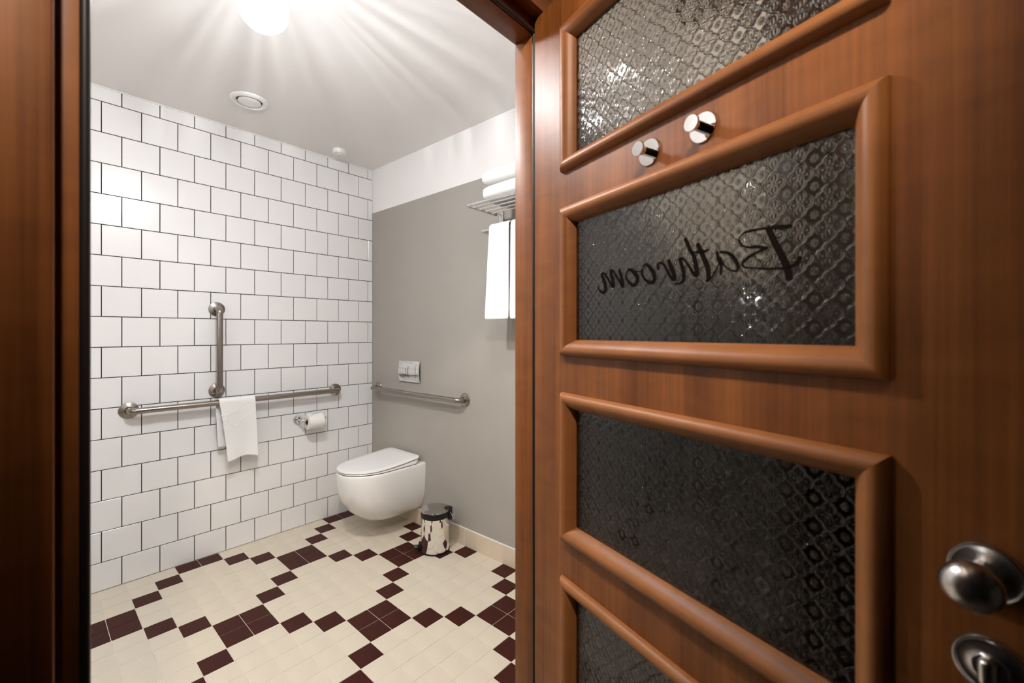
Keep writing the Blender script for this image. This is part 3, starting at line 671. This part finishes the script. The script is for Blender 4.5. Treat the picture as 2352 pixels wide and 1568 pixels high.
obj('handle', tube(bmesh.new(), [(-BR-.008, .030, BH+.018), (-BR-.022, .036, BH-.005), (-BR-.03, .030, BH-.026), (-BR-.032, .018, BH-.034), (-BR-.032, -.018, BH-.034), (-BR-.03, -.030, BH-.026), (-BR-.022, -.036, BH-.005), (-BR-.008, -.030, BH+.018)], .0016, 8), M['chrome'], bn)
obj('pedal_bracket', B(BR-.006, BR+.016, -.022, .022, .0005, .042, bev=.004), M['black'], bn)
pd = obj('pedal', B(BR+.004, BR+.040, -.019, .019, .014, .022, bev=.0035, seg=3), M['black'], bn)
obj('pedal_plate', B(BR+.022, BR+.0405, -.0175, .0175, .0219, .0238, bev=.0006), M['steel'], pd)

# ------------------------------------------------------------------ towel shelf, folded towels, hanging towels (frame of the grey wall)
GW_ = Matrix.Rotation(RZG, 4, 'Z')
sh = thing('towel_shelf', 'chrome towel shelf with lower rail on the grey wall', 'shelf', (0, 0, 0), RZG)
X0, X1, YF, YBk, ZS = 1.302, 1.90, -.268, -.052, 1.935
def rloop(x0, x1, yf, yb, z, r):
    return [(x0, yb, z), (x0, yf+r, z)]+arc((x0+r, yf+r, z), (-1, 0, 0), (0, -1, 0), r, 6)[1:]+arc((x1-r, yf+r, z), (0, -1, 0), (1, 0, 0), r, 6)+[(x1, yb, z)]
obj('outer_rail', tube(bmesh.new(), rloop(X0, X1, YF, YBk, ZS, .022), .0075, 14), M['chrome'], sh)
for t_ in (.20, .42, .64, .86):
    y = YF+(YBk-YF)*t_; obj('slat', tube(bmesh.new(), [(X0, y, ZS), (X1, y, ZS)], .0052, 10), M['chrome'], sh)
obj('towel_rail', tube(bmesh.new(), rloop(X0+.004, X1-.004, -.165, -.012, 1.822, .020), .0078, 14), M['chrome'], sh)
for x in (X0+.008, X1-.008):
    br = obj('bracket', B(x-.016, x+.016, -.012, -.0006, 1.785, 1.958, bev=.0055, seg=3), M['chrome'], sh)
    obj('arm', B(x-.012, x+.012, -.07, -.010, ZS-.004, ZS+.004, bev=.001), M['chrome'], br)
    obj('screw', lathe(bmesh.new(), [(.004, .0), (.004, .003), (0, .0035)], 12, Matrix.Translation((x, -.05, ZS-.004)) @ rot_to((0, 0, -1))), M['gap'], br)
def folded(x0, x1, y0, y1, z0, z1, wob):
    rings = []; n = 28; cz = (z0+z1)/2; h = (z1-z0)/2; nx = 12
    ww = (y1-y0)/2; cy = (y0+y1)/2
    for i in range(nx+1):
        u = i/nx; e = min(u, 1-u)*nx; sc = [.80, .93, .985][int(e)] if e < 3 else 1
        x = x0+(x1-x0)*u; ring = []
        for k in range(n):
            t = 2*math.pi*k/n; c, s = math.cos(t), math.sin(t); p = 2/3.6
            y = cy+ww*sc**.3*math.copysign(abs(c)**p, c); z = cz+h*(sc if s > 0 else sc**.6)*math.copysign(abs(s)**.62, s)+wob*math.sin(u*5+k*.4)
            ring.append((x, y, z))
        rings.append(ring)
    return loft(bmesh.new(), rings)
SB = ZS+.0076
for z0, z1, x0, y0, lb, k in ((SB, SB+.082, 1.385, -.262, 'lower folded white towel lying on the chrome shelf', 0), (SB+.0825, SB+.160, 1.372, -.255, 'upper folded white towel on top of the shelf stack', 1)):
    t = thing('folded_towel', lb, 'towel', (0, 0, 0), RZG, 'folded towels on the shelf')
    lo_, hi_ = z0, z1
    # two layers of one folded towel
    hmid = (z0+z1)/2
    o = obj('cloth', folded(x0, 1.86, y0, -.03, z0, z1, .0012), M['towel'], t, smooth=180)
    o.modifiers.new('sub', 'SUBSURF').render_levels = 1
def hanging(x0, x1, taper):
    bm = bmesh.new(); R0 = .0195; prof = [(R0, -d) for d in (.43, .33, .22, .12, .05)]
    prof += [(R0*math.cos(a), R0*math.sin(a)) for a in (k*math.pi/8 for k in range(9))]
    prof += [(-R0, -d) for d in (.04, .10, .18, .26, .34, .42, .472)]
    g = []; NU = 12
    for yy, z in prof:
        f = max(0, -z/.472); row = []
        for i in range(NU+1):
            u = i/NU; a, b = x0-taper*f, x1
            row.append(bm.verts.new((a+(b-a)*u, -.165+yy-.006*f*math.sin(u*7)*(1 if yy < 0 else .3), 1.822+z)))
        g.append(row)
    for a, b in zip(g, g[1:]):
        for i in range(NU): bm.faces.new((a[i], a[i+1], b[i+1], b[i]))
    bmesh.ops.recalc_face_normals(bm, faces=bm.faces[:]); return bm
for x0, x1, lb, tp in ((1.385, 1.520, 'white towel hanging from the shelf rail beside the grey wall', .032), (1.5305, 1.70, 'second hanging white towel, a sliver beside the door frame', .006)):
    t = thing('hanging_towel', lb, 'towel', (0, 0, 0), RZG, 'towels on the shelf rail')
    o = obj('cloth', hanging(x0, x1, tp), M['towel'], t, smooth=180)
    q = o.modifiers.new('thick', 'SOLIDIFY'); q.thickness = .009; q.offset = 0
    q = o.modifiers.new('sub', 'SUBSURF'); q.levels = q.render_levels = 2
